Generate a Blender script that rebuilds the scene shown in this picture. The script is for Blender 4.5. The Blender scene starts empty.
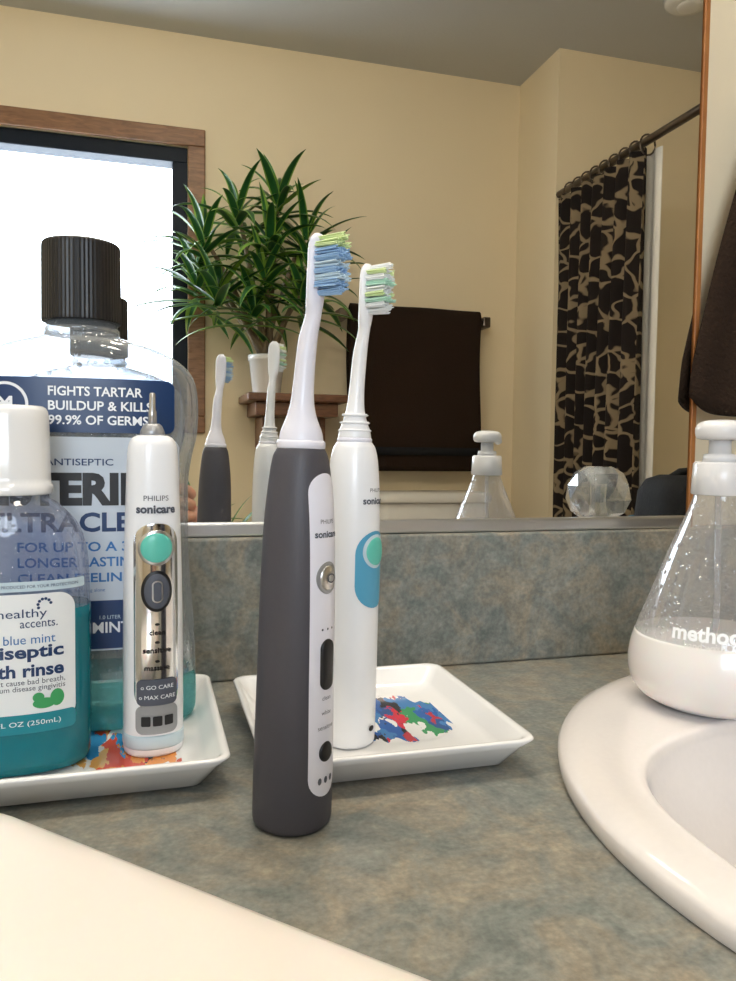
import bpy, bmesh, math, random
from mathutils import Vector, Matrix
random.seed(7)
D=bpy.data; S=bpy.context.scene; COL=S.collection
S.view_settings.view_transform='Standard'

# ------------------------------------------------------------------ materials
def newmat(name):
    m=D.materials.new(name); m.use_nodes=True
    nt=m.node_tree; b=nt.nodes['Principled BSDF']; return m,nt,b
def mat(name,c,rough=.4,metal=0,spec=.5,bump=0,bscale=200,emit=None,es=0,coat=0,sss=0,var=0,vscale=20):
    m,nt,b=newmat(name)
    b.inputs['Base Color'].default_value=(*c,1); b.inputs['Roughness'].default_value=rough
    b.inputs['Metallic'].default_value=metal; b.inputs['Specular IOR Level'].default_value=spec
    b.inputs['Coat Weight'].default_value=coat
    if sss:
        b.inputs['Subsurface Weight'].default_value=sss; b.inputs['Subsurface Scale'].default_value=.01
    if emit:
        b.inputs['Emission Color'].default_value=(*emit,1); b.inputs['Emission Strength'].default_value=es
    if bump or var:
        tc=nt.nodes.new('ShaderNodeTexCoord'); n=nt.nodes.new('ShaderNodeTexNoise')
        nt.links.new(tc.outputs['Object'],n.inputs['Vector'])
        if bump:
            n.inputs['Scale'].default_value=bscale
            bp=nt.nodes.new('ShaderNodeBump'); bp.inputs['Strength'].default_value=bump; bp.inputs['Distance'].default_value=.002
            nt.links.new(n.outputs['Fac'],bp.inputs['Height']); nt.links.new(bp.outputs['Normal'],b.inputs['Normal'])
        if var:
            n2=nt.nodes.new('ShaderNodeTexNoise'); n2.inputs['Scale'].default_value=vscale; n2.inputs['Detail'].default_value=4
            nt.links.new(tc.outputs['Object'],n2.inputs['Vector'])
            mx=nt.nodes.new('ShaderNodeMix'); mx.data_type='RGBA'
            mx.inputs['A'].default_value=(*[v*(1-var) for v in c],1); mx.inputs['B'].default_value=(*[min(1,v*(1+var)) for v in c],1)
            nt.links.new(n2.outputs['Fac'],mx.inputs['Factor']); nt.links.new(mx.outputs['Result'],b.inputs['Base Color'])
    return m
def clearmat(name,tint=(.95,.97,1),haze=.06,edge=.45,hc=(.9,.93,.97),rough=.06,drops=0,fmul=1.0):
    m=D.materials.new(name); m.use_nodes=True; nt=m.node_tree; nt.nodes.clear()
    N=nt.nodes.new; L=nt.links.new
    out=N('ShaderNodeOutputMaterial'); tr=N('ShaderNodeBsdfTransparent'); tr.inputs['Color'].default_value=(*tint,1)
    df=N('ShaderNodeBsdfDiffuse'); df.inputs['Color'].default_value=(*hc,1)
    gl=N('ShaderNodeBsdfGlossy'); gl.inputs['Roughness'].default_value=rough
    lw=N('ShaderNodeLayerWeight'); lw.inputs['Blend'].default_value=.35
    h=N('ShaderNodeMapRange'); h.inputs['From Min'].default_value=.25; h.inputs['To Min'].default_value=haze; h.inputs['To Max'].default_value=haze+edge
    L(lw.outputs['Facing'],h.inputs['Value'])
    m1=N('ShaderNodeMixShader'); L(h.outputs[0],m1.inputs[0]); L(tr.outputs[0],m1.inputs[1]); L(df.outputs[0],m1.inputs[2])
    cr=N('ShaderNodeMapRange'); cr.inputs['To Min'].default_value=.06*fmul; cr.inputs['To Max'].default_value=.6*fmul
    L(lw.outputs['Facing'],cr.inputs['Value'])
    m2=N('ShaderNodeMixShader'); L(cr.outputs[0],m2.inputs[0]); L(m1.outputs[0],m2.inputs[1]); L(gl.outputs[0],m2.inputs[2])
    if drops:
        tc=N('ShaderNodeTexCoord'); v=N('ShaderNodeTexVoronoi'); v.inputs['Scale'].default_value=drops
        L(tc.outputs['Object'],v.inputs['Vector'])
        r=N('ShaderNodeMapRange'); r.inputs['From Min'].default_value=.0; r.inputs['From Max'].default_value=.35; r.inputs['To Min'].default_value=1; r.inputs['To Max'].default_value=0
        L(v.outputs['Distance'],r.inputs['Value'])
        bp=N('ShaderNodeBump'); bp.inputs['Strength'].default_value=.8; bp.inputs['Distance'].default_value=.001
        L(r.outputs[0],bp.inputs['Height']); L(bp.outputs[0],gl.inputs['Normal']); L(bp.outputs[0],lw.inputs['Normal'])
    L(m2.outputs[0],out.inputs[0]); return m
def liquid(name,c,tr=.35,tint=None):
    m=D.materials.new(name); m.use_nodes=True; nt=m.node_tree; b=nt.nodes['Principled BSDF']
    b.inputs['Base Color'].default_value=(*c,1); b.inputs['Roughness'].default_value=.1
    t=nt.nodes.new('ShaderNodeBsdfTransparent'); t.inputs['Color'].default_value=(*(tint or c),1)
    mx=nt.nodes.new('ShaderNodeMixShader'); mx.inputs[0].default_value=tr
    nt.links.new(b.outputs[0],mx.inputs[1]); nt.links.new(t.outputs[0],mx.inputs[2])
    nt.links.new(mx.outputs[0],nt.nodes['Material Output'].inputs[0]); return m

def laminate():
    m,nt,b=newmat('laminate_counter'); N=nt.nodes.new; L=nt.links.new
    tc=N('ShaderNodeTexCoord')
    n1=N('ShaderNodeTexNoise'); n1.inputs['Scale'].default_value=30; n1.inputs['Detail'].default_value=7; n1.inputs['Roughness'].default_value=.68; n1.inputs['Distortion'].default_value=1.0
    n2=N('ShaderNodeTexNoise'); n2.inputs['Scale'].default_value=85; n2.inputs['Detail'].default_value=6; n2.inputs['Roughness'].default_value=.7
    n3=N('ShaderNodeTexNoise'); n3.inputs['Scale'].default_value=380; n3.inputs['Detail'].default_value=3
    for n in (n1,n2,n3): L(tc.outputs['Object'],n.inputs['Vector'])
    r1=N('ShaderNodeValToRGB'); e=r1.color_ramp.elements
    e[0].position=.34; e[0].color=(.17,.195,.185,1); e[1].position=.68; e[1].color=(.325,.28,.215,1)
    x=e.new(.46); x.color=(.225,.236,.218,1); x=e.new(.57); x.color=(.272,.255,.212,1)
    L(n1.outputs['Fac'],r1.inputs[0])
    r2=N('ShaderNodeValToRGB'); e=r2.color_ramp.elements
    e[0].position=.35; e[0].color=(.74,.75,.75,1); e[1].position=.68; e[1].color=(1.24,1.22,1.18,1)
    L(n2.outputs['Fac'],r2.inputs[0])
    mx=N('ShaderNodeMix'); mx.data_type='RGBA'; mx.blend_type='MULTIPLY'; mx.inputs['Factor'].default_value=1
    L(r1.outputs[0],mx.inputs['A']); L(r2.outputs[0],mx.inputs['B'])
    r3=N('ShaderNodeValToRGB'); e=r3.color_ramp.elements
    e[0].position=.33; e[0].color=(.80,.80,.81,1); e[1].position=.70; e[1].color=(1.12,1.12,1.12,1)
    L(n3.outputs['Fac'],r3.inputs[0])
    m3=N('ShaderNodeMix'); m3.data_type='RGBA'; m3.blend_type='MULTIPLY'; m3.inputs['Factor'].default_value=1
    L(mx.outputs['Result'],m3.inputs['A']); L(r3.outputs[0],m3.inputs['B'])
    L(m3.outputs['Result'],b.inputs['Base Color']); b.inputs['Roughness'].default_value=.36
    bp=N('ShaderNodeBump'); bp.inputs['Strength'].default_value=.12; bp.inputs['Distance'].default_value=.001
    L(n3.outputs['Fac'],bp.inputs['Height']); L(bp.outputs[0],b.inputs['Normal'])
    return m
def curtainmat():
    m,nt,b=newmat('curtain_print'); N=nt.nodes.new; L=nt.links.new
    tc=N('ShaderNodeTexCoord'); mp=N('ShaderNodeMapping'); mp.inputs['Scale'].default_value=(0,1.3,1)
    L(tc.outputs['Object'],mp.inputs[0])
    n=N('ShaderNodeTexVoronoi'); n.feature='DISTANCE_TO_EDGE'; n.inputs['Scale'].default_value=13
    ns=N('ShaderNodeTexNoise'); ns.inputs['Scale'].default_value=18; ns.inputs['Detail'].default_value=1
    L(mp.outputs[0],ns.inputs['Vector'])
    ad=N('ShaderNodeMix'); ad.data_type='RGBA'; ad.blend_type='ADD'; ad.inputs['Factor'].default_value=.07
    L(mp.outputs[0],ad.inputs['A']); L(ns.outputs['Color'],ad.inputs['B']); L(ad.outputs['Result'],n.inputs['Vector'])
    r=N('ShaderNodeValToRGB'); e=r.color_ramp.elements
    e[0].position=.045; e[0].color=(.24,.185,.115,1); e[1].position=.085; e[1].color=(.014,.010,.009,1)
    L(n.outputs['Distance'],r.inputs[0]); L(r.outputs[0],b.inputs['Base Color']); b.inputs['Roughness'].default_value=.85
    b.inputs['Specular IOR Level'].default_value=.2
    return m
def printmat(seed,R,pal):
    m,nt,b=newmat('painted_print'); N=nt.nodes.new; L=nt.links.new
    tc=N('ShaderNodeTexCoord'); mp=N('ShaderNodeMapping'); mp.inputs['Location'].default_value=(seed,seed*.7,0); mp.inputs['Rotation'].default_value=(0,0,.6)
    mp.inputs['Scale'].default_value=(1.7,.6,1)
    L(tc.outputs['Object'],mp.inputs[0])
    ns=N('ShaderNodeTexNoise'); ns.inputs['Scale'].default_value=80; ns.inputs['Detail'].default_value=5; L(mp.outputs[0],ns.inputs['Vector'])
    ad=N('ShaderNodeMix'); ad.data_type='RGBA'; ad.blend_type='ADD'; ad.inputs['Factor'].default_value=.04
    L(mp.outputs[0],ad.inputs['A']); L(ns.outputs['Color'],ad.inputs['B'])
    v=N('ShaderNodeTexVoronoi'); v.inputs['Scale'].default_value=72; L(ad.outputs['Result'],v.inputs['Vector'])
    sp=N('ShaderNodeSeparateColor'); L(v.outputs['Color'],sp.inputs[0])
    r=N('ShaderNodeValToRGB'); r.color_ramp.interpolation='CONSTANT'; e=r.color_ramp.elements
    e[0].position=0; e[0].color=(*pal[0][1],1); e[1].position=pal[1][0]; e[1].color=(*pal[1][1],1)
    for p,c in pal[2:]:
        x=e.new(p); x.color=(*c,1)
    L(sp.outputs[0],r.inputs[0])
    ln=N('ShaderNodeVectorMath'); ln.operation='LENGTH'; L(tc.outputs['Object'],ln.inputs[0])
    n4=N('ShaderNodeTexNoise'); n4.inputs['Scale'].default_value=75; n4.inputs['Detail'].default_value=4; L(mp.outputs[0],n4.inputs['Vector'])
    a=N('ShaderNodeMath'); a.operation='MULTIPLY_ADD'; a.inputs[1].default_value=R; L(n4.outputs['Fac'],a.inputs[0]); L(ln.outputs['Value'],a.inputs[2])
    st=N('ShaderNodeMath'); st.operation='LESS_THAN'; st.inputs[1].default_value=R*1.43; L(a.outputs[0],st.inputs[0])
    mx=N('ShaderNodeMix'); mx.data_type='RGBA'; mx.inputs['A'].default_value=(.87,.87,.87,1)
    L(st.outputs[0],mx.inputs['Factor']); L(r.outputs[0],mx.inputs['B']); L(mx.outputs['Result'],b.inputs['Base Color'])
    b.inputs['Roughness'].default_value=.12; b.inputs['Coat Weight'].default_value=.3
    return m
def woodmat(name,c1,c2,sc=(1,1,1)):
    m,nt,b=newmat(name); N=nt.nodes.new; L=nt.links.new
    tc=N('ShaderNodeTexCoord'); mp=N('ShaderNodeMapping'); mp.inputs['Scale'].default_value=sc; L(tc.outputs['Object'],mp.inputs[0])
    n=N('ShaderNodeTexNoise'); n.inputs['Scale'].default_value=14; n.inputs['Detail'].default_value=6; n.inputs['Distortion'].default_value=1.2
    L(mp.outputs[0],n.inputs['Vector']); r=N('ShaderNodeValToRGB'); r.color_ramp.elements[0].color=(*c1,1); r.color_ramp.elements[1].color=(*c2,1)
    r.color_ramp.elements[0].position=.35; r.color_ramp.elements[1].position=.65
    L(n.outputs['Fac'],r.inputs[0]); L(r.outputs[0],b.inputs['Base Color']); b.inputs['Roughness'].default_value=.4; return m

M=dict(
 wall=mat('wall_paint',(.82,.715,.52),.75,bump=.15,bscale=150,var=.03,vscale=3),
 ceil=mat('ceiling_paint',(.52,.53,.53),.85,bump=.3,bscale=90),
 floor=mat('floor_vinyl',(.35,.29,.23),.4,var=.2,vscale=6),
 lam=laminate(),
 white=mat('glazed_ceramic',(.88,.88,.88),.12,coat=.3),
 sink=mat('sink_porcelain',(.83,.79,.775),.16,coat=.5,var=.03,vscale=300),
 tub=mat('tub_porcelain',(.8,.79,.76),.2),
 chrome=mat('chrome',(.75,.75,.76),.12,metal=1,bump=.02,bscale=30),
 bronze=mat('dark_metal',(.16,.13,.11),.35,metal=1),
 steel=mat('brushed_steel',(.6,.6,.6),.3,metal=1),
 whiteplastic=mat('white_plastic',(.89,.90,.93),.28,coat=.2),
 lavplastic=mat('pale_plastic',(.80,.80,.90),.3,coat=.2),
 grey=mat('slate_rubber',(.066,.064,.080),.5,bump=.05,bscale=900),
 black=mat('black_plastic',(.005,.005,.007),.4),
 midgrey=mat('grey_plastic',(.35,.36,.38),.35,metal=.5),
 ink=mat('grey_ink',(.08,.09,.12),.6),
 navy=mat('navy_ink',(.010,.04,.13),.35),
 blue=mat('blue_ink',(.03,.16,.42),.4),
 blackink=mat('black_ink',(.008,.008,.010),.4),
 labelwhite=mat('label_white',(.56,.62,.69),.35),
 labelwhite2=mat('label_paper',(.85,.87,.88),.35),
 whiteink=mat('white_ink',(.9,.92,.95),.5),
 mint=mat('mint_button',(.12,.56,.46),.3),
 skyblue=mat('blue_panel',(.09,.37,.57),.3),
 teallabel=mat('teal_label',(.01,.24,.30),.35),
 tealring=mat('pale_blue_plastic',(.55,.68,.75),.3),
 leafgreen=mat('leaf_print',(.05,.35,.12),.4),
 clear=clearmat('clear_plastic',tint=(.80,.83,.87),haze=.18,edge=.5,hc=(.50,.55,.60),drops=260),
 clear2=clearmat('clear_plastic_blue',tint=(.80,.83,.92),haze=.08,edge=.45,hc=(.42,.46,.58),drops=300,fmul=.8),
 clear3=clearmat('clear_plastic_soap',tint=(.90,.91,.93),haze=.15,edge=.45,hc=(.72,.71,.72),drops=230,fmul=.8),
 acrylic=clearmat('acrylic_knob',tint=(.88,.90,.90),haze=.15,edge=.3,fmul=1.6,rough=.02),
 glass=clearmat('window_pane',haze=0,edge=0,fmul=.15),
 teal=liquid('teal_mouthwash',(.0,.20,.25),.25,(.05,.6,.7)),
 mintliq=liquid('green_mouthwash',(.06,.42,.42),.68,(.6,.93,.92)),
 soap=mat('pearl_soap',(.88,.85,.84),.25,sss=.2,coat=.4),
 translucent=mat('frosted_plastic',(.76,.76,.78),.3,coat=.2),
 towel=mat('brown_towel',(.026,.016,.011),.95,spec=.1,bump=1.0,bscale=350),
 curtain=curtainmat(),
 liner=mat('liner_fabric',(.8,.79,.76),.7),
 wood=woodmat('oak_trim',(.17,.08,.035),(.28,.14,.065),(1,1,6)),
 wooddark=woodmat('dark_wood',(.12,.05,.025),(.20,.09,.045),(1,6,6)),
 orangewood=woodmat('orange_wood',(.30,.11,.03),(.40,.17,.05),(3,3,1)),
 cabinet=woodmat('cabinet_oak',(.3,.17,.08),(.4,.25,.12),(4,4,1)),
 frameblack=mat('window_sash',(.004,.010,.022),.5,spec=.2),
 leaf=mat('leaf_green',(.018,.10,.026),.3,var=.4,vscale=9),
 leaf2=mat('leaf_edge',(.20,.36,.05),.35,var=.3,vscale=9),
 cane=mat('plant_cane',(.25,.19,.12),.8,bump=.6,bscale=60),
 soil=mat('potting_soil',(.03,.02,.015),.95,bump=1,bscale=120),
 bag=mat('black_fabric',(.008,.009,.011),.7,spec=.2,bump=.5,bscale=400),
 bluefab=mat('blue_trim_fabric',(.02,.12,.2),.6),
 cream=mat('cream_plastic',(.88,.82,.77),.3,coat=.2,sss=.1),
 skin=mat('skin',(.62,.34,.25),.5,sss=.15,bump=.2,bscale=300),
 sleeve=mat('sleeve_knit',(.06,.07,.1),.9,bump=.6,bscale=200),
 bulb=mat('bulb_glass',(1,1,1),.3,emit=(1,.88,.72),es=84),
 dome=mat('added_lamp_glass',(1,1,1),.3,emit=(1,.91,.78),es=21),  # glow of the ceiling lamp added for room brightness
 bb=mat('bristle_blue',(.36,.57,.85),.5), bg=mat('bristle_lime',(.70,.84,.45),.5),
 bw=mat('bristle_white',(.90,.93,.94),.5), bm=mat('bristle_mint',(.52,.80,.66),.5), bb2=mat('bristle_pale_blue',(.66,.82,.93),.5),
)
mm=D.materials.new('mirror_silver'); mm.use_nodes=True; nt=mm.node_tree; nt.nodes.clear()
o=nt.nodes.new('ShaderNodeOutputMaterial'); g=nt.nodes.new('ShaderNodeBsdfGlossy'); g.inputs['Roughness'].default_value=0; g.inputs['Color'].default_value=(.87,.88,.87,1)
nt.links.new(g.outputs[0],o.inputs[0]); M['mirror']=mm

# ------------------------------------------------------------------ helpers
def mk(name,verts,faces,m,parent=None,smooth=True,fm=None):
    me=D.meshes.new(name); me.from_pydata([tuple(v) for v in verts],[],faces)
    ms=m if isinstance(m,list) else [m]
    for x in ms: me.materials.append(x)
    if fm:
        for p,i in zip(me.polygons,fm): p.material_index=i
    for p in me.polygons: p.use_smooth=smooth
    me.update(); ob=D.objects.new(name,me); COL.objects.link(ob)
    if parent: ob.parent=parent
    return ob
def fixn(ob):
    bm=bmesh.new(); bm.from_mesh(ob.data); bmesh.ops.recalc_face_normals(bm,faces=bm.faces); bm.to_mesh(ob.data); bm.free(); return ob
def root(name,loc=(0,0,0),rot=(0,0,0)):
    e=D.objects.new(name,None); e.empty_display_size=.02; COL.objects.link(e); e.location=loc; e.rotation_euler=rot; return e
def boxes(name,lst,m,parent=None,bevel=0,seg=2,smooth=False):
    bm=bmesh.new()
    for (x0,x1,y0,y1,z0,z1) in lst:
        r=bmesh.ops.create_cube(bm,size=1)
        for v in r['verts']: v.co=Vector(((x0+x1)/2+v.co.x*(x1-x0),(y0+y1)/2+v.co.y*(y1-y0),(z0+z1)/2+v.co.z*(z1-z0)))
    if bevel: bmesh.ops.bevel(bm,geom=bm.edges[:],offset=bevel,segments=seg,profile=.5,affect='EDGES')
    me=D.meshes.new(name); bm.to_mesh(me); bm.free(); me.materials.append(m)
    for p in me.polygons: p.use_smooth=smooth
    ob=D.objects.new(name,me); COL.objects.link(ob)
    if parent: ob.parent=parent
    return ob
def dense(secs,k=5):
    out=[]; n=len(secs)
    for i in range(n-1):
        p0=secs[max(i-1,0)];p1=secs[i];p2=secs[i+1];p3=secs[min(i+2,n-1)]
        for j in range(k):
            t=j/k; row=[]
            for a in range(5):
                if a==0: v=p1[a]+(p2[a]-p1[a])*t
                else:
                    dz=(p2[0]-p1[0]) or 1e-6
                    s1=(p2[a]-p0[a])/((p2[0]-p0[0]) or 1e-6)*dz; s2=(p3[a]-p1[a])/((p3[0]-p1[0]) or 1e-6)*dz
                    if (p2[a]-p1[a])==0: s1=s2=0
                    v=(2*t**3-3*t**2+1)*p1[a]+(t**3-2*t**2+t)*s1+(-2*t**3+3*t**2)*p2[a]+(t**3-t**2)*s2
                row.append(v)
            out.append(row)
    out.append(list(secs[-1])); return out
def S5(lst,flat=1.0):
    r=[]
    for s in lst:
        if len(s)==2: r.append((s[0],s[1],s[1]*flat,0,0))
        elif len(s)==3: r.append((s[0],s[1],s[2],0,0))
        else: r.append(tuple(s))
    return r
def loft(name,secs,m,parent=None,seg=48,n=2,caps=(True,True),k=5,smooth=True,rib=None):
    ds=dense(secs,k) if k>1 else [list(s) for s in secs]
    V=[];F=[]
    for (z,rx,ry,cx,cy) in ds:
        for i in range(seg):
            a=2*math.pi*i/seg; c,s=math.cos(a),math.sin(a)
            f=1
            if rib: f=1+rib*(1 if i%2 else -1)
            V.append((cx+f*rx*math.copysign(abs(c)**(2/n),c),cy+f*ry*math.copysign(abs(s)**(2/n),s),z))
    for r in range(len(ds)-1):
        for i in range(seg):
            j=(i+1)%seg; F.append((r*seg+i,r*seg+j,(r+1)*seg+j,(r+1)*seg+i))
    if caps[0]: F.append(tuple(range(seg-1,-1,-1)))
    if caps[1]: F.append(tuple((len(ds)-1)*seg+i for i in range(seg)))
    return mk(name,V,F,m,parent,smooth)
def at(ds,z):
    if z<=ds[0][0]: return ds[0]
    for a,b in zip(ds,ds[1:]):
        if a[0]<=z<=b[0]:
            t=(z-a[0])/((b[0]-a[0]) or 1e-9); return [p+(q-p)*t for p,q in zip(a,b)]
    return ds[-1]
def cylmap(secs,off=.0003):
    ds=dense(secs)
    def f(s,z,h=0):
        _,rx,ry,cx,cy=at(ds,z); a=s/rx
        return Vector((cx+(rx+off+h)*math.sin(a),cy-(ry+off+h)*math.cos(a),z))
    return f
def flatmap(secs,n,off=.0004):
    ds=dense(secs)
    def f(x,z,h=0):
        _,rx,ry,cx,cy=at(ds,z); q=min(.999,abs((x-cx)/rx))
        return Vector((x,cy-ry*(1-q**n)**(1/n)-off-h,z))
    return f
def decal(name,fn,x0,z0,w,h,m,parent,shape='rr',rad=.3,dome=0,rows=26,cols=14,base=0):
    V=[];F=[]
    R=min(w,h)/2*rad
    if shape=='rr':
        ts=[-h/2+R*(1-math.cos(math.pi/2*i/8)) for i in range(9)]
        nm=max(2,rows-16); ts+=[-h/2+R+(h-2*R)*i/nm for i in range(1,nm)]
        ts+=[-t for t in reversed(ts[:9])]
    else: ts=[h/2*math.sin(-math.pi/2+math.pi*i/rows) for i in range(rows+1)]
    for t in ts:
        if shape=='rr':
            d=abs(t)-(h/2-R)
            hw=w/2 if d<=0 else w/2-R+math.sqrt(max(0,R*R-d*d))
        else: hw=w/2*math.sqrt(max(0,1-(t/(h/2))**2))
        hw=max(hw,1e-6)
        for j in range(cols+1):
            u=-1+2*j/cols
            q=max(abs(t)/(h/2),abs(u)) if shape=='rr' else min(1,math.sqrt((t/(h/2))**2+(u*hw/(w/2))**2))
            V.append(fn(x0+u*hw,z0+t,base+dome*math.sqrt(max(0,1-q**3))))
    for i in range(len(ts)-1):
        for j in range(cols):
            a=i*(cols+1)+j; F.append((a,a+1,a+cols+2,a+cols+1))
    return mk(name,V,F,m,parent)
def text(name,body,fn,x0,z0,m,parent,h=None,w=None,bold=0,base=.0002,align='C'):
    cu=D.curves.new('tmp','FONT'); cu.body=body; cu.size=1; cu.offset=bold; cu.resolution_u=3
    ob=D.objects.new('tmp',cu); COL.objects.link(ob); bpy.context.view_layer.update()
    me=D.meshes.new_from_object(ob.evaluated_get(bpy.context.evaluated_depsgraph_get()))
    D.objects.remove(ob); D.curves.remove(cu)
    xs=[v.co.x for v in me.vertices]; ys=[v.co.y for v in me.vertices]
    W=max(xs)-min(xs); H=max(ys)-min(ys)
    sx=sy=None
    if w: sx=w/W
    if h: sy=h/H
    sx=sx or sy; sy=sy or sx
    cx={'C':(max(xs)+min(xs))/2,'L':min(xs),'R':max(xs)}[align]; cy=(max(ys)+min(ys))/2
    for v in me.vertices:
        v.co=fn(x0+(v.co.x-cx)*sx,z0+(v.co.y-cy)*sy,base)
    me.materials.clear(); me.materials.append(m); me.name=name
    o=D.objects.new(name,me); COL.objects.link(o); o.parent=parent; return o
def tube(name,pts,r,m,parent=None,seg=12):
    V=[];F=[]; pts=[Vector(p) for p in pts]; n=len(pts)
    rs=r if isinstance(r,(list,tuple)) else [r]*n
    up=Vector((0,0,1))
    for i,p in enumerate(pts):
        t=(pts[min(i+1,n-1)]-pts[max(i-1,0)]).normalized()
        a=t.cross(up if abs(t.z)<.95 else Vector((1,0,0))).normalized(); b=t.cross(a)
        for j in range(seg):
            q=2*math.pi*j/seg; V.append(p+(a*math.cos(q)+b*math.sin(q))*rs[i])
    for i in range(n-1):
        for j in range(seg):
            k=(j+1)%seg; F.append((i*seg+j,i*seg+k,(i+1)*seg+k,(i+1)*seg+j))
    F.append(tuple(range(seg))); F.append(tuple((n-1)*seg+j for j in range(seg)))
    return fixn(mk(name,V,F,m,parent))
def rrect(hx,hy,r,z,cx=0,cy=0,k=6):
    P=[]
    for (sx,sy,a0) in ((1,1,0),(-1,1,90),(-1,-1,180),(1,-1,270)):
        for i in range(k+1):
            a=math.radians(a0+90*i/k); P.append((cx+sx*(hx-r)+r*math.cos(a),cy+sy*(hy-r)+r*math.sin(a),z))
    return P
def rings(name,R,m,parent=None,caps=(True,True),smooth=True):
    s=len(R[0]); V=[p for r in R for p in r]; F=[]
    for a in range(len(R)-1):
        for i in range(s):
            j=(i+1)%s; F.append((a*s+i,a*s+j,(a+1)*s+j,(a+1)*s+i))
    if caps[0]: F.append(tuple(range(s-1,-1,-1)))
    if caps[1]: F.append(tuple((len(R)-1)*s+i for i in range(s)))
    return mk(name,V,F,m,parent,smooth)
def skinned(name,pts,edges,rad,m,parent,levels=2):
    me=D.meshes.new(name); me.from_pydata(pts,edges,[]); ob=D.objects.new(name,me); COL.objects.link(ob); ob.parent=parent
    sm=ob.modifiers.new('skin','SKIN'); sm.use_smooth_shade=True
    for i,v in enumerate(me.skin_vertices[0].data):
        q=rad[i]; v.radius=q if isinstance(q,tuple) else (q,q); v.use_root=(i==0)
    ss=ob.modifiers.new('sub','SUBSURF'); ss.levels=levels; ss.render_levels=levels
    me.materials.append(m); return ob

# ------------------------------------------------------------------ room shell
ZF,ZC=-.80,1.60; XL,XR=-1.6,2.3; YB=-2.32
boxes('floor',[(XL-.1,XR+.1,YB-.1,.1,ZF-.1,ZF)],M['floor'])
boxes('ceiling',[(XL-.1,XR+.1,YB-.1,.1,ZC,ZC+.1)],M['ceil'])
boxes('wall_north',[(XL-.1,XR+.1,.006,.1,ZF,ZC)],M['wall'])
boxes('wall_west',[(XL-.1,XL,YB,.006,ZF,ZC)],M['wall'])
boxes('wall_east',[(XR,XR+.1,YB,.006,ZF,ZC)],M['wall'])
HX0,HX1,HZ0,HZ1=-.95,.14,.27,1.215
boxes('wall_south',[(XL-.1,HX0,YB-.1,YB,ZF,ZC),(HX1,XR+.1,YB-.1,YB,ZF,ZC),(HX0,HX1,YB-.1,YB,ZF,HZ0),(HX0,HX1,YB-.1,YB,HZ1,ZC)],M['wall'])
boxes('wall_alcove',[(1.420,XR,YB,-2.015,ZF,ZC)],M['wall'])
boxes('wall_alcove.001',[(1.468,XR,-.42,.006,ZF,ZC)],M['wall'])
boxes('baseboard_south',[(XL,1.420,YB,YB+.012,ZF,ZF+.09)],M['wood'])
boxes('baseboard_west',[(XL,XL+.012,YB+.012,0,ZF,ZF+.09)],M['wood'])
w=root('window_1')
t=.06
boxes('casing',[(HX0-t,HX1+t,YB,YB+.018,HZ1,HZ1+t),(HX0-t,HX1+t,YB,YB+.018,HZ0-t,HZ0),(HX0-t,HX0,YB,YB+.018,HZ0,HZ1),(HX1,HX1+t,YB,YB+.018,HZ0,HZ1)],M['wood'],w,bevel=.004)
f=.052
boxes('sash',[(HX0,HX1,YB-.09,YB-.01,HZ1-f,HZ1),(HX0,HX1,YB-.09,YB-.01,HZ0,HZ0+f),(HX0,HX0+f,YB-.09,YB-.01,HZ0+f,HZ1-f),(HX1-f,HX1,YB-.09,YB-.01,HZ0+f,HZ1-f)],M['frameblack'],w,bevel=.003)
boxes('pane',[(HX0+f,HX1-f,YB-.062,YB-.058,HZ0+f,HZ1-f)],M['glass'],w)

# mirror
MY=-.013; ME=.4270
mr=root('wall_mirror')
boxes('mirror_glass',[(-.95,ME,MY,MY+.004,.108,1.0)],M['mirror'],mr)
boxes('mirror_backing',[(-.95,ME,MY+.0045,.0055,.1005,1.0)],M['liner'],mr)
boxes('bottom_channel',[(-.95,ME+.002,MY-.005,MY+.003,.1004,.110)],M['steel'],mr,bevel=.0015)
boxes('trim_1',[(ME+.0015,ME+.0062,MY-.0015,.0055,.1006,1.0)],M['orangewood'],bevel=.0006)

# countertop with hole
SCX,SCY=.405,-.308
cr=root('countertop')
x0,x1,y0,y1=-.92,.97,-.60,.0055
angs=[2*math.pi*i/96 for i in range(96)]
for (a,b) in ((x0,y0),(x1,y0),(x1,y1),(x0,y1)): angs.append(math.atan2(b-SCY,a-SCX)%(2*math.pi))
angs=sorted(set(round(a,6) for a in angs))
V=[];F=[];n=len(angs)
for zz in (0,-.035):
    for a in angs:
        c,s=math.cos(a),math.sin(a); V.append((SCX+.212*c,SCY+.212*s,zz))
    for a in angs:
        c,s=math.cos(a),math.sin(a); k=1e9
        if c>1e-9:k=min(k,(x1-SCX)/c)
        if c<-1e-9:k=min(k,(x0-SCX)/c)
        if s>1e-9:k=min(k,(y1-SCY)/s)
        if s<-1e-9:k=min(k,(y0-SCY)/s)
        V.append((SCX+k*c,SCY+k*s,zz))
for i in range(n):
    j=(i+1)%n
    F+= [(i,n+i,n+j,j),(2*n+j,3*n+j,3*n+i,2*n+i),(n+i,3*n+i,3*n+j,n+j),(j,2*n+j,2*n+i,i)]
fixn(mk('slab',V,F,M['lam'],cr,smooth=False))
boxes('backsplash',[(x0,x1,-.02,.0055,.0003,.1)],M['lam'],cr,bevel=.002)
vc=root('vanity_cabinet')
boxes('carcass',[(-.9,.95,-.56,-.545,-.72,-.036),(-.9,-.885,-.545,.0,-.72,-.036),(.935,.95,-.545,.0,-.72,-.036),(-.9,.95,-.50,.0,ZF,-.72)],M['cabinet'],vc)
boxes('door_panels',[(-.87+.3*i,-.59+.3*i,-.58,-.5605,-.68,-.08) for i in range(6)],M['cabinet'],vc,bevel=.006)
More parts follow.
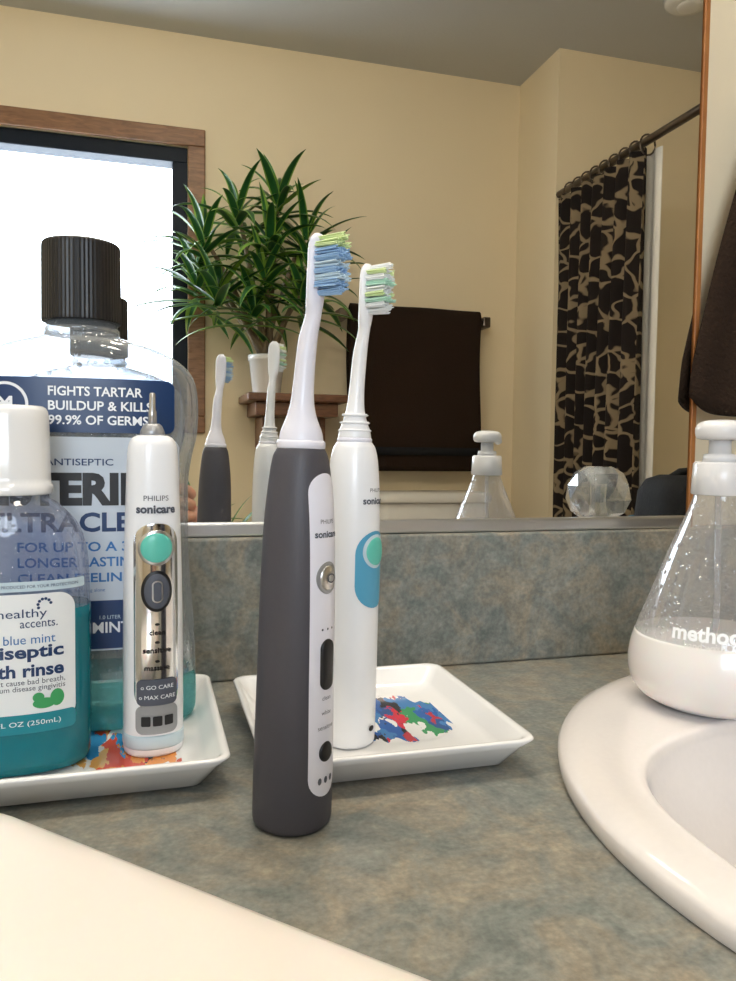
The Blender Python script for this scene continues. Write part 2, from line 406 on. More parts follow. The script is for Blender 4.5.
for i in range(6):
    loft('knob_%d'%(i+1),S5([(0,.006),(.01,.006),(.014,.014),(.022,.012),(.025,.004)]),M['chrome'],vc,seg=16).matrix_basis=Matrix.Translation((-.62+.3*i,-.581,-.2))@Matrix.Rotation(math.radians(90),4,'X')

# sink: round drop-in, bowl set forward with a flatter back edge
def ell(cx,cy,rx,ry,z,n=120,nb=2.0):
    P=[]
    for i in range(n):
        a=2*math.pi*i/n; c,s=math.cos(a),math.sin(a)
        q=nb if s>0 else 2.0
        rr=1/((abs(c)**q+abs(s)**q)**(1/q))
        P.append((cx+rx*c*rr,cy+ry*s*rr,z))
    return P
sk=root('bathroom_sink')
bx,by=.404,-.334
R=[ell(SCX,SCY,.2265,.2265,.0004),ell(SCX,SCY,.2275,.2275,.003),ell(SCX,SCY,.2275,.2275,.0075),ell(SCX,SCY,.2260,.2260,.0095),ell(SCX,SCY,.222,.222,.0112),ell(SCX,SCY,.217,.217,.0125),
   ell(SCX,SCY-.001,.212,.211,.0130),ell(bx,by+.001,.2020,.1400,.0131,nb=3.0),ell(bx,by,.2000,.1380,.0127,nb=3.0),ell(bx,by,.1985,.1365,.0112,nb=3.0),ell(bx,by,.1972,.1352,.006,nb=3.0),ell(bx,by,.194,.133,-.006,nb=2.9),ell(bx,by,.186,.128,-.03,nb=2.7),ell(bx,by,.166,.116,-.07,nb=2.4),ell(bx,by,.125,.092,-.105,nb=2.2),ell(bx,by,.07,.055,-.128),ell(bx,by,.024,.024,-.134)]
rings('basin',R,M['sink'],sk,caps=(False,True))
loft('drain',S5([(-.1338,.023),(-.132,.023),(-.1315,.015),(-.133,.005)]),M['chrome'],sk,k=1).location=(bx,by,0)

# faucet
fa=root('faucet',(.418,-.128,.0134))
rings('base_plate',[rrect(.06,.026,.025,0),rrect(.06,.026,.025,.006),rrect(.054,.021,.02,.012)],M['chrome'],fa)
loft('body',S5([(.010,.022),(.03,.020),(.060,.019),(.066,.017),(.074,.012),(.086,.010)]),M['chrome'],fa)
tube('spout',[(0,-.010,.03),(0,-.04,.042),(0,-.075,.047),(0,-.10,.044),(0,-.112,.034)],[.014,.013,.012,.011,.010],M['chrome'],fa)
# cut-facet acrylic knob: alternate rings twisted by half a facet
V=[];F=[];sg=10;prof=[(.084,.016),(.091,.026),(.103,.0305),(.116,.0295),(.128,.023),(.134,.014)]
for ri,(z,rr) in enumerate(prof):
    for i in range(sg):
        a=2*math.pi*(i+.5*(ri%2))/sg; V.append((rr*math.cos(a),rr*math.sin(a),z))
for ri in range(len(prof)-1):
    for i in range(sg):
        j=(i+1)%sg; A,B_,C,D_=ri*sg+i,ri*sg+j,(ri+1)*sg+i,(ri+1)*sg+j
        if ri%2==0: F+=[(A,B_,C),(B_,D_,C)]
        else: F+=[(A,D_,C),(A,B_,D_)]
F.append(tuple(range(sg-1,-1,-1))); F.append(tuple((len(prof)-1)*sg+i for i in range(sg)))
fixn(mk('acrylic_knob',V,F,M['acrylic'],fa,False))
loft('knob_core',S5([(.086,.010),(.100,.007),(.118,.008),(.128,.014),(.1345,.012)]),M['chrome'],fa,seg=10,k=1,smooth=False)

# ------------------------------------------------------------------ trays
def tray(loc,hx,hy,pr):
    r=root('square_tray',loc)
    rg=[rrect(hx-.016,hy-.016,.006,.0004),rrect(hx-.012,hy-.012,.007,.002),rrect(hx-.004,hy-.004,.008,.013),rrect(hx,hy,.009,.0170),rrect(hx-.0008,hy-.0008,.009,.0180),rrect(hx-.003,hy-.003,.008,.0180),rrect(hx-.0045,hy-.0045,.008,.0165),rrect(hx-.010,hy-.010,.007,.009),rrect(hx-.013,hy-.013,.006,.0065),rrect(hx-.03,hy-.03,.006,.006)]
    rings('dish',rg,M['white'],r)
    for i,(px,py,s,seed,pal) in enumerate(pr):
        n=40; V=[(0,0,0)]+[(s*math.cos(2*math.pi*j/n),s*math.sin(2*math.pi*j/n),0) for j in range(n)]
        o=mk('painted_motif_%d'%(i+1),V,[(0,j+1,(j+1)%n+1) for j in range(n)],printmat(seed,s,pal),r,False)
        o.location=(px,py,.00625+.00004*i)
    return r
W_=(.84,.84,.83); K=(.02,.02,.03)
palO=[(0,(.80,.30,.06)),(.26,K),(.40,(.70,.08,.04)),(.52,W_),(.66,(.04,.28,.60)),(.80,(.85,.45,.12))]
palR=[(0,(.03,.12,.42)),(.20,(.62,.03,.06)),(.38,K),(.48,(.05,.30,.12)),(.62,W_),(.68,(.06,.22,.52)),(.84,(.50,.04,.06)),(.93,(.03,.09,.28))]
palG=[(0,(.25,.60,.20)),(.45,(.45,.72,.30)),(.70,W_),(.85,(.10,.40,.25))]
tray((-.0305,-.127,0),.068,.071,[(.022,-.018,.032,1.3,palO),(-.02,.01,.032,2.9,palO)])
tray((.1195,-.139,0),.069,.072,[(.015,.008,.040,5.3,palR),(-.030,.020,.024,6.2,palG)])
TZ=.0064

# ------------------------------------------------------------------ toothbrushes
def brush_head(r,z0,zt,y0,mats,neckr=.0037,base=.0088,ribs=True,pm='whiteplastic'):
    L=zt-z0
    hd=.028
    secs=[(z0,base,base,0,0),(z0+.004,base*.92,base*.92,0,0),(z0+.010,base*.68,base*.68,0,0),(z0+.016,base*.53,base*.53,0,-.0002),(z0+.026,neckr*1.10,neckr*1.10,0,-.0008),(z0+L*.5,neckr,neckr,0,-.0025),(zt-hd-.006,neckr*.85,neckr*.85,0,y0*.75),
          (zt-hd,.0047,.0030,0,y0*.85),(zt-hd*.7,.0058,.0026,0,y0*.95),(zt-hd*.3,.0058,.0026,0,y0),(zt-.003,.0046,.0024,0,y0),(zt-.0005,.0022,.0014,0,y0)]
    loft('brush_neck',secs,M[pm],r,seg=28)
    if ribs:
        for i in range(3):
            z=z0+.004+i*.004; rr=base*(.92-.10*i-.01)
            loft('rib_%d'%(i+1),S5([(z-.0007,rr),(z,rr+.0009),(z+.0007,rr)]),M[pm],r,seg=28,k=1)
    V=[];F=[];fm=[]
    for ri in range(9):
        z=zt-.0028-(hd-.006)*ri/8
        for cxi in (-1.5,-.5,.5,1.5):
            if ri in(0,8) and abs(cxi)>1: continue
            x=cxi*.0025; mi=mats(ri,cxi)
            ln=.0112+(.0012 if ri%3==0 else 0)
            for s in range(9):
                a=random.random()*6.28; q=math.sqrt(random.random())*.00105
                ox,oz=q*math.cos(a),q*math.sin(a); sp=1.5; jl=ln+random.uniform(-.0004,.0004)
                b=len(V); rr=.0003
                for (yy,kx) in ((y0-.0018,1),(y0-.0018-jl,sp)):
                    for (dx,dz) in ((rr,0),(0,rr),(-rr,0),(0,-rr)):
                        V.append((x+ox*kx+dx,yy,z+oz*kx+dz))
                for j in range(4):
                    k=(j+1)%4; F.append((b+j,b+k,b+4+k,b+4+j)); fm.append(mi)
                F.append((b+4,b+5,b+6,b+7)); fm.append(mi)
    return V,F,fm
FR=math.radians(40)
# dark brush
r=root('electric_toothbrush',(.0600,-.2265,.0003),(0,math.radians(1.0),0))
r1=root('handle_pivot'); r1.parent=r; r1.rotation_euler=(0,0,FR)
secs=S5([(0,.0152),(.0012,.0163),(.004,.0168),(.03,.0167),(.06,.0162),(.10,.0156),(.13,.0146),(.150,.0128),(.158,.0115),(.1615,.0100)])
loft('handle',secs,M['grey'],r1,n=2.15,caps=(True,True),seg=64)
fn=cylmap(secs,.0006)
decal('control_panel',fn,0,.0835,.0175,.136,M['lavplastic'],r1,rad=1.0,dome=.0002,rows=60)
text('panel_text_1','PHILIPS',fn,0,.1315,M['ink'],r1,w=.0080,base=.0004)
text('panel_text_2','sonicare',fn,0,.1262,M['ink'],r1,w=.0135,bold=.03,base=.0004)
decal('power_ring',fn,0,.108,.0125,.0135,M['midgrey'],r1,shape='el',dome=.0006,base=.0003)
decal('power_button',fn,0,.108,.0095,.0105,M['steel'],r1,shape='el',dome=.001,base=.0006)
text('power_mark','O',fn,0,.108,M['ink'],r1,h=.004,base=.0020)
for i in range(3): decal('indicator_%d'%i,fn,(-1+i)*.003,.0865,.0010,.0010,M['ink'],r1,shape='el',rows=6,cols=4,base=.0004)
decal('mode_button',fn,0,.0715,.0078,.0215,M['black'],r1,rad=1,dome=.0014,base=.0003)
for i,tx in enumerate(['clean','white','sensitive']): text('mode_text_%d'%i,tx,fn,0,.0575-i*.0062,M['ink'],r1,h=.0018,base=.0004)
decal('timer_button',fn,0,.0345,.0080,.0085,M['black'],r1,shape='el',dome=.0012,base=.0003)
for i in range(3): decal('battery_mark_%d'%i,fn,(-1+i)*.0034,.0225,.002,.003,M['ink'],r1,shape='el',rows=6,cols=4,base=.0004)
loft('collar',S5([(.1610,.0098),(.1620,.0104),(.1640,.0104),(.1650,.0098)]),M['lavplastic'],r1,k=1)
V,F,fm=brush_head(r1,.1646,.2510,-.0065,lambda ri,c:(1 if ri<2 else (2 if ri in(4,6) else 0)),pm='lavplastic',base=.0096,ribs=False,neckr=.0040)
mk('bristles',V,F,[M['bb'],M['bg'],M['bb2']],r1,False,fm)
# white brush
r=root('electric_toothbrush',(.1025,-.160,TZ),(0,math.radians(.6),0))
r2=root('handle_pivot'); r2.parent=r; r2.rotation_euler=(0,0,FR)
secs=S5([(0,.0122),(.001,.0133),(.004,.0137),(.05,.0141),(.10,.0141),(.13,.0136),(.148,.0124),(.156,.0108),(.159,.0090)])
loft('handle',secs,M['whiteplastic'],r2,n=2.15,seg=64)
fn=cylmap(secs,.0006)
decal('blue_panel',fn,0,.0935,.024,.040,M['skyblue'],r2,rad=1.0,dome=.0002,rows=50)
decal('button_ring',fn,0,.1030,.0165,.0175,M['tealring'],r2,shape='el',dome=.0006,base=.0003)
decal('power_button',fn,0,.1030,.0135,.0145,M['mint'],r2,shape='el',dome=.0010,base=.0006)
text('panel_text_1','PHILIPS',fn,0,.1345,M['ink'],r2,w=.0085,base=.0003)
text('panel_text_2','sonicare',fn,0,.1290,M['ink'],r2,w=.0165,bold=.03,base=.0003)
decal('battery_mark',fn,0,.010,.0040,.0030,M['black'],r2,shape='el',rows=6,cols=6,base=.0003)
loft('collar',S5([(.1585,.0086),(.1595,.0092),(.1605,.0092),(.1615,.0086)]),M['lavplastic'],r2,k=1)
V,F,fm=brush_head(r2,.161,.2505,-.0060,lambda ri,c:(1 if ri in(3,6) else (2 if ri in(1,5) and abs(c)>1 else 0)),base=.0088,neckr=.0036)
mk('bristles',V,F,[M['bw'],M['bm'],M['bg']],r2,False,fm)
# headless brush
r=root('electric_toothbrush',(.0025,-.1435,TZ))
r3=root('handle_pivot'); r3.parent=r; r3.rotation_euler=(0,0,math.radians(7))
secs=S5([(0,.0138),(.001,.0146),(.004,.0149),(.05,.0148),(.09,.0143),(.12,.0135),(.148,.0125),(.156,.0117),(.1595,.0100),(.161,.0075)])
loft('handle',secs,M['whiteplastic'],r3,n=2.25,seg=64)
loft('base_ring',S5([(.004,.0150),(.005,.0153),(.010,.0153),(.011,.0150)]),M['tealring'],r3,k=1,n=2.25,seg=64)
fn=cylmap(secs,.0008)
decal('chrome_panel',fn,0,.0705,.0225,.094,M['chrome'],r3,rad=.9,dome=.0003,rows=50)
decal('lower_panel',fn,0,.0195,.0205,.0145,M['midgrey'],r3,rad=.5,base=.0004)
text('panel_text_1','PHILIPS',fn,0,.1300,M['ink'],r3,w=.0115)
text('panel_text_2','sonicare',fn,0,.1245,M['ink'],r3,w=.019,bold=.04)
decal('button_ring',fn,0,.1055,.0175,.0175,M['steel'],r3,shape='el',dome=.0006,base=.0004)
decal('power_button',fn,0,.1055,.0145,.0145,M['mint'],r3,shape='el',dome=.0010,base=.0008)
decal('mode_ring',fn,0,.0840,.0145,.0205,M['black'],r3,shape='el',dome=.0006,base=.0004)
decal('mode_button',fn,0,.0840,.0115,.0175,M['ink'],r3,shape='el',dome=.0010,base=.0008)
decal('mode_slot',fn,0,.0840,.0045,.0110,M['steel'],r3,rad=1,base=.0020)
decal('mode_slot_core',fn,0,.0840,.0032,.0096,M['ink'],r3,rad=1,base=.0022)
for i,(tx,z) in enumerate((('clean',.0635),('sensitive',.0545),('massage',.0450))):
    text('mode_text_%d'%i,tx,fn,0,z,M['blackink'],r3,h=.0026,bold=.02,base=.0008)
    decal('indicator_%d'%i,fn,0,z+.0040,.0022,.0012,M['blackink'],r3,shape='el',rows=5,cols=4,base=.0008)
decal('care_box',fn,0,.0335,.0190,.0130,M['ink'],r3,rad=.4,base=.0008)
text('care_text_1','o GO CARE',fn,.000,.0362,M['whiteink'],r3,h=.0020,base=.0012)
text('care_text_2','o MAX CARE',fn,.000,.0312,M['whiteink'],r3,h=.0020,base=.0012)
for i in range(3): decal('battery_bar_%d'%i,fn,(-1+i)*.0052,.0190,.0042,.0050,M['blackink'],r3,rows=20,cols=6,base=.0009)
loft('tip_seal',S5([(.1605,.0055),(.1620,.0062),(.1635,.0058),(.1660,.0046),(.167,.0034)]),M['midgrey'],r3,k=1)
loft('drive_shaft',S5([(.1665,.0022),(.173,.0021),(.174,.0016),(.182,.0015),(.1825,.0010)]),M['steel'],r3,k=1,seg=16)

# ------------------------------------------------------------------ large mouthwash bottle
r=root('mouthwash_bottle',(-.0345,-.094,TZ),(0,0,math.radians(-2)))
B=[(0,.054,.020,0,0),(.002,.059,.0235,0,0),(.008,.0610,.0250,0,0),(.05,.0605,.0250,0,0),(.09,.0575,.0245,0,0),(.135,.0570,.0245,0,0),(.150,.0590,.0250,0,0),(.162,.0618,.0255,0,0),(.180,.0625,.0255,0,0),(.194,.0600,.0252,0,0),(.203,.0520,.0245,0,0),(.209,.0400,.0230,0,0),(.2130,.0260,.0205,0,0),(.2150,.0195,.0190,0,0),(.2190,.0182,.0182,0,0)]
loft('bottle_body',B,M['clear'],r,n=2.6,seg=72,caps=(True,False))
Bl=[(.0005,.0555,.0210,0,0),(.002,.0593,.0238,0,0),(.008,.0613,.0253,0,0),(.028,.0611,.0253,0,0)]
loft('mouthwash_liquid',Bl,M['mintliq'],r,n=2.6,seg=72)
loft('neck_ring',S5([(.2160,.0188),(.2165,.0200),(.2190,.0200),(.2195,.0188),(.226,.0182)]),M['clear'],r,k=1)
loft('cap',S5([(.2225,.0200),(.2228,.0206),(.2240,.0207),(.2630,.0204),(.2645,.0202),(.2652,.0197),(.2655,.0190),(.2656,.0100)]),M['black'],r,k=1,seg=120,rib=.006,smooth=False)
fn=flatmap(B,2.6,.0006)
decal('upper_label',fn,-.002,.1765,.103,.0285,M['navy'],r,rad=.3,cols=30)
for i,tx in enumerate(('FIGHTS TARTAR','BUILDUP & KILLS','99.9% OF GERMS')):
    text('claim_text_%d'%(i+1),tx,fn,-.0140,.1838-i*.0075,M['whiteink'],r,h=.0050,w=(.047,.052,.050)[i],bold=.02,align='L')
decal('seal_badge',fn,-.0350,.1765,.023,.023,M['whiteink'],r,shape='el',base=.0002)
decal('seal_badge_core',fn,-.0350,.1765,.020,.020,M['navy'],r,shape='el',base=.0004)
text('seal_mark','M',fn,-.0350,.1765,M['whiteink'],r,h=.008,bold=.04,base=.0006)
decal('main_label',fn,0,.1030,.104,.114,M['labelwhite'],r,rad=.12,cols=30,rows=40)
decal('label_footer',fn,0,.0600,.104,.026,M['navy'],r,rad=.2,cols=30,base=.0002)
text('label_text_1','ANTISEPTIC',fn,.001,.1468,M['navy'],r,h=.0036,w=.034,bold=.01)
text('label_title','LISTERINE',fn,.0005,.1325,M['blackink'],r,h=.0178,w=.100,bold=.05)
text('label_subtitle','ULTRACLEAN',fn,.001,.1150,M['navy'],r,h=.0105,w=.094,bold=.03)
for i,tx in enumerate(('FOR UP TO A 3X','LONGER LASTING','CLEAN FEELING*')):
    text('label_line_%d'%i,tx,fn,.001,.1020-i*.0082,M['blue'],r,h=.0052,w=.062,bold=.02)
text('label_note','vs. brushing alone',fn,.004,.0785,M['blue'],r,h=.0024)
text('label_flavor','COOL MINT',fn,.004,.0585,M['whiteink'],r,h=.0060,bold=.02,base=.0005)
text('bottle_note','1.0 LITER',fn,.016,.0640,M['tealring'],r,h=.002,base=.0005)

# ------------------------------------------------------------------ small mouthwash bottle
r=root('mouthwash_bottle',(-.0630,-.1485,TZ),(0,0,math.radians(4)))
B=[(0,.0300,.0165,0,0),(.0015,.0335,.0195,0,0),(.006,.0350,.0215,0,0),(.05,.0355,.0220,0,0),(.095,.0350,.0218,0,0),(.108,.0335,.0215,0,0),(.118,.0295,.0205,0,0),(.126,.0225,.0185,0,0),(.131,.0165,.0160,0,0),(.138,.0150,.0150,0,0)]
loft('bottle_body',B,M['clear2'],r,n=2.5,seg=72,caps=(True,False))
Bl=[(.0003,.0310,.0175,0,0),(.0015,.0338,.0198,0,0),(.006,.0353,.0218,0,0),(.05,.0358,.0223,0,0),(.078,.0356,.0222,0,0)]
loft('mouthwash_liquid',Bl,M['teal'],r,n=2.5,seg=72)
loft('cap',S5([(.1320,.0180),(.1330,.0186),(.1365,.0186),(.1370,.0179),(.1400,.0177),(.1680,.0172),(.1715,.0167),(.1732,.0158),(.1740,.0145),(.1742,.008)]),M['white'],r,k=1,seg=110,rib=.009)
fn=flatmap(B,2.5,.0008)
decal('band',fn,0,.0905,.0655,.0046,M['tealring'],r,rad=.3,cols=24)
text('band_text','SPECIALLY FORMULATED AND PRODUCED FOR YOUR PROTECTION',fn,0,.0905,M['navy'],r,w=.060)
decal('label',fn,-.001,.0560,.0590,.0620,M['labelwhite2'],r,rad=.25,cols=24,rows=40)
decal('label_footer',fn,-.001,.0265,.0590,.0090,M['teallabel'],r,rad=.5,cols=24,base=.0002)
for i in range(7):
    a=i*math.pi/7*1.2+.3; decal('logo_spark_%d'%i,fn,.0155+.0028*math.cos(a),.0815+.0030*math.sin(a),.0014,.0014,M['navy'],r,shape='el',base=.0002,rows=6,cols=4)
text('label_brand','healthy',fn,.006,.0775,M['navy'],r,h=.0052,w=.021)
text('label_brand_2','accents.',fn,.013,.0730,M['navy'],r,h=.0032,w=.016)
text('label_text_1','blue mint',fn,.009,.0660,M['blue'],r,h=.0042,w=.022)
text('label_text_2','antiseptic',fn,.0030,.0592,M['navy'],r,h=.0075,w=.041,bold=.03)
text('label_text_3','mouth rinse',fn,.0015,.0515,M['navy'],r,h=.0062,w=.044,bold=.03)
text('label_text_4','kills germs that cause bad breath,',fn,.000,.0458,M['ink'],r,w=.048)
text('label_text_5','plaque & the gum disease gingivitis',fn,.000,.0428,M['ink'],r,w=.048)
for i,(lx,lz,lw,lh) in enumerate(((.0150,.0355,.0100,.0050),(.0205,.0375,.0060,.0080),(.0125,.0385,.0050,.0045))):
    decal('mint_leaf_%d'%(i+1),fn,lx,lz,lw,lh,M['leafgreen'],r,shape='el',base=.0002+.0001*i)
text('volume_text','8.5 FL OZ (250mL)',fn,.005,.0265,M['whiteink'],r,h=.0030,w=.034,base=.0005)

# ------------------------------------------------------------------ soap dispenser
r=root('soap_dispenser',(.3215,-.1735,.0137))
B=S5([(0,.0260),(.001,.0310),(.006,.0405),(.014,.0455),(.024,.0472),(.034,.0460),(.046,.0425),(.060,.0372),(.076,.0315),(.090,.0262),(.102,.0213),(.112,.0172),(.120,.0143),(.126,.0130)])
loft('bottle_body',B,M['clear3'],r,seg=64,caps=(True,False))
Bl=S5([(.0002,.0265),(.001,.0312),(.006,.0408),(.014,.0458),(.024,.0475),(.034,.0463),(.042,.0440)])
loft('liquid_soap',Bl,M['soap'],r,seg=64)
loft('collar',S5([(.1240,.0145),(.1245,.0150),(.1420,.0142),(.1432,.0130)]),M['translucent'],r,k=1,seg=80,rib=.008)
loft('stem',S5([(.1430,.0095),(.1475,.0088),(.1480,.0062),(.1600,.0060)]),M['translucent'],r,k=1)
loft('pump_head',S5([(.1560,.0100),(.1570,.0128),(.1610,.0138),(.1640,.0132),(.1665,.0105),(.1675,.0060)]),M['translucent'],r,k=3)
tube('nozzle',[(.004,-.002,.1615),(.014,-.014,.1620),(.022,-.024,.1605),(.025,-.027,.1570)],[.0062,.0052,.0042,.0038],M['translucent'],r)
tube('dip_tube',[(0,0,.003),(0.002,0,.06),(0,0,.125)],.0018,M['clear3'],r)
fn0=cylmap(B,.0010)
RZ=Matrix.Rotation(math.radians(-46),3,'Z')
fn=lambda s,z,h=0: RZ@fn0(s,z,h)
text('label_text_1','method',fn,0,.0495,M['whiteink'],r,w=.034,bold=.03)
text('label_text_2','hand wash',fn,0,.0432,M['liner'],r,w=.020)

# ------------------------------------------------------------------ foreground plastic box
r=root('storage_box',(-.0290,-.3640,.0006),(0,0,math.radians(-46)))
def sb(hx,hy,z): return rrect(hx,hy,.035 if hy>.04 else .01,z,k=10)
rings('box_body',[sb(.120,.056,0),sb(.124,.060,.003),sb(.126,.062,.017)],M['cream'],r)
rings('box_lid',[sb(.126,.0625,.0172),sb(.1285,.065,.019),sb(.1290,.0655,.023),sb(.1275,.064,.0265),sb(.1235,.060,.0288),sb(.117,.0535,.0298),sb(.105,.045,.0302)],M['cream'],r)

# ------------------------------------------------------------------ toiletry bag
r=root('toiletry_bag',(.722,-.335,.0006))
rings('pouch',[rrect(.080,.040,.025,0),rrect(.090,.050,.03,.004),rrect(.095,.055,.035,.02),rrect(.096,.056,.035,.07),rrect(.094,.052,.035,.110),rrect(.088,.040,.03,.126),rrect(.076,.020,.018,.132)],M['bag'],r)
tube('zipper',[(-.088,-.052,.072),(-.06,-.058,.074),(0,-.0585,.075),(.06,-.058,.074),(.088,-.052,.072)],.003,M['bluefab'],r,8)
tube('carry_strap',[(-.075,0,.122),(-.05,0,.136),(0,0,.140),(.05,0,.136),(.075,0,.122)],.005,M['bag'],r,10)

# ------------------------------------------------------------------ towels
def sheet(name,fn,nu,nv,m,parent,th=.006):
    V=[];F=[]
    for i in range(nu+1):
        for j in range(nv+1): V.append(fn(i/nu,j/nv))
    for i in range(nu):
        for j in range(nv):
            a=i*(nv+1)+j; F.append((a,a+1,a+nv+2,a+nv+1))
    o=mk(name,V,F,m,parent)
    if th:
        s=o.modifiers.new('thick','SOLIDIFY'); s.thickness=th; s.offset=0
    return o
r=root('hand_towel')
def ht(u,v):
    z=.490-.305*v
    w=.018+.108*v**.55-.004*max(0,v-.9)*10*abs(2*u-1)**6
    x=.545+(u-.5)*2*w
    e=math.sin(math.pi*u)**.6
    edge=abs(2*u-1)
    return (x,-.0175-.016*e*(.5+v*.6)-.006*e*math.sin(u*30+1+v),z+.006*math.sin(u*9)*v+.022*v*edge**8)
sheet('towel_cloth',ht,90,28,M['towel'],r,.006)
tube('towel_hook',[(.545,.004,.503),(.545,-.018,.501),(.545,-.030,.487),(.545,-.040,.492),(.545,-.043,.509)],.004,M['chrome'],r)
loft('hook_plate',S5([(0,.018),(.004,.018),(.006,.012)]),M['chrome'],r,k=1).matrix_basis=Matrix.Translation((.545,.0055,.503))@Matrix.Rotation(math.radians(90),4,'X')
r=root('bath_towel')
TBY=YB+.075
def bt(z0,z1,off,x0,x1):
    def f(u,v):
        x=x0+(x1-x0)*u; a=v
        if a<.45:
            z=z1-.06+ (z0+.08-(z1-.06))*(1-a/.45)*1.0 ; y=TBY-.02-off
        elif a<.55:
            q=(a-.45)/.1*math.pi; z=z1-.06+.05*math.sin(q)*1.0; y=TBY-(.02+off)*math.cos(q)
        else:
            z=z1-.06+(z0-(z1-.06))*((a-.55)/.45); y=TBY+.02+off
        return (x+.006*math.sin(z*9),y+.006*math.sin(u*10+z*3),z)
    return f
sheet('towel_cloth',bt(.08,.70,0,.715,1.235),40,60,M['towel'],r,.010)
tube('towel_bar',[(.69,TBY,.655),(1.26,TBY,.655)],.009,M['bronze'],r)
for i,x in enumerate((.69,1.26)): boxes('bar_bracket_%d'%i,[(x-.015,x+.015,YB+.001,TBY+.012,.635,.675)],M['bronze'],r,bevel=.004)
sheet('towel_border',lambda u,v:(.72+.51*u,TBY+.032+.006*math.sin(u*10+.4),.14+.03*v),30,2,M['bag'],r,.002)

# ------------------------------------------------------------------ shower
r=root('shower_curtain')
def cu(u,v):
    y=-1.95+.475*u; z=1.055-1.5*v
    return (1.405+(.016+.014*v)*math.sin(u*2*math.pi*7.5+.6*math.sin(v*3)),y+.015*v*math.sin(u*7)-.02*(1-v)*(1-u),z)
sheet('curtain_cloth',cu,170,30,M['curtain'],r,.002)
def li(u,v):
    y=-1.95+.500*u; z=1.055-1.4*v
    return (1.448+.006*math.sin(u*2*math.pi*7),y,z)
sheet('curtain_liner',li,110,20,M['liner'],r,.002)
for i in range(9):
    y=-1.93+.054*i; pts=[(1.430+.026*math.cos(a),y,1.073+.030*math.sin(a)) for a in [k*math.pi/8 for k in range(17)]]
    tube('ring_%d'%(i+1),pts,.003,M['bronze'],r,6)
tube('shower_curtain_rod',[(1.430,-2.012,1.085),(1.430,-1.2,1.085),(1.430,-.423,1.085)],.0125,M['bronze'])
tb=root('bathtub')
def tr(hx,hy,rad,z): return rrect(hx,hy,rad,z,cx=1.888,cy=-1.2175,k=8)
rings('tub_shell',[tr(.408,.792,.03,ZF),tr(.408,.792,.03,ZF+.34),tr(.402,.786,.03,ZF+.35),tr(.345,.725,.15,ZF+.35),tr(.33,.71,.15,ZF+.33),tr(.27,.63,.15,ZF+.12),tr(.22,.56,.14,ZF+.09)],M['tub'],tb,caps=(False,True))

# ------------------------------------------------------------------ toilet
r=root('toilet',(1.02,YB+.012,ZF))
rings('tank',[rrect(.19,.085,.03,.40,cy=.095),rrect(.20,.09,.035,.45,cy=.095),rrect(.215,.095,.035,.765,cy=.1)],M['tub'],r)
rings('tank_lid',[rrect(.222,.1,.035,.767,cy=.105),rrect(.226,.103,.037,.775,cy=.105),rrect(.226,.103,.037,.792,cy=.105),rrect(.216,.093,.03,.803,cy=.105)],M['tub'],r)
loft('bowl',[(.002,.11,.20,0,.36),(.05,.105,.19,0,.36),(.18,.10,.18,0,.36),(.28,.15,.23,0,.39),(.36,.185,.265,0,.42),(.39,.188,.27,0,.42),(.395,.18,.26,0,.42)],M['tub'],r)
loft('seat_lid',[(.397,.185,.235,0,.425),(.405,.192,.242,0,.425),(.425,.190,.24,0,.425),(.432,.175,.225,0,.425)],M['white'],r,k=2)
boxes('tank_foot',[(-.12,.12,.02,.26,.25,.41)],M['tub'],r,bevel=.02)
tube('flush_lever',[(-.16,.19,.70),(-.16,.215,.70),(-.10,.222,.695)],.007,M['chrome'],r)

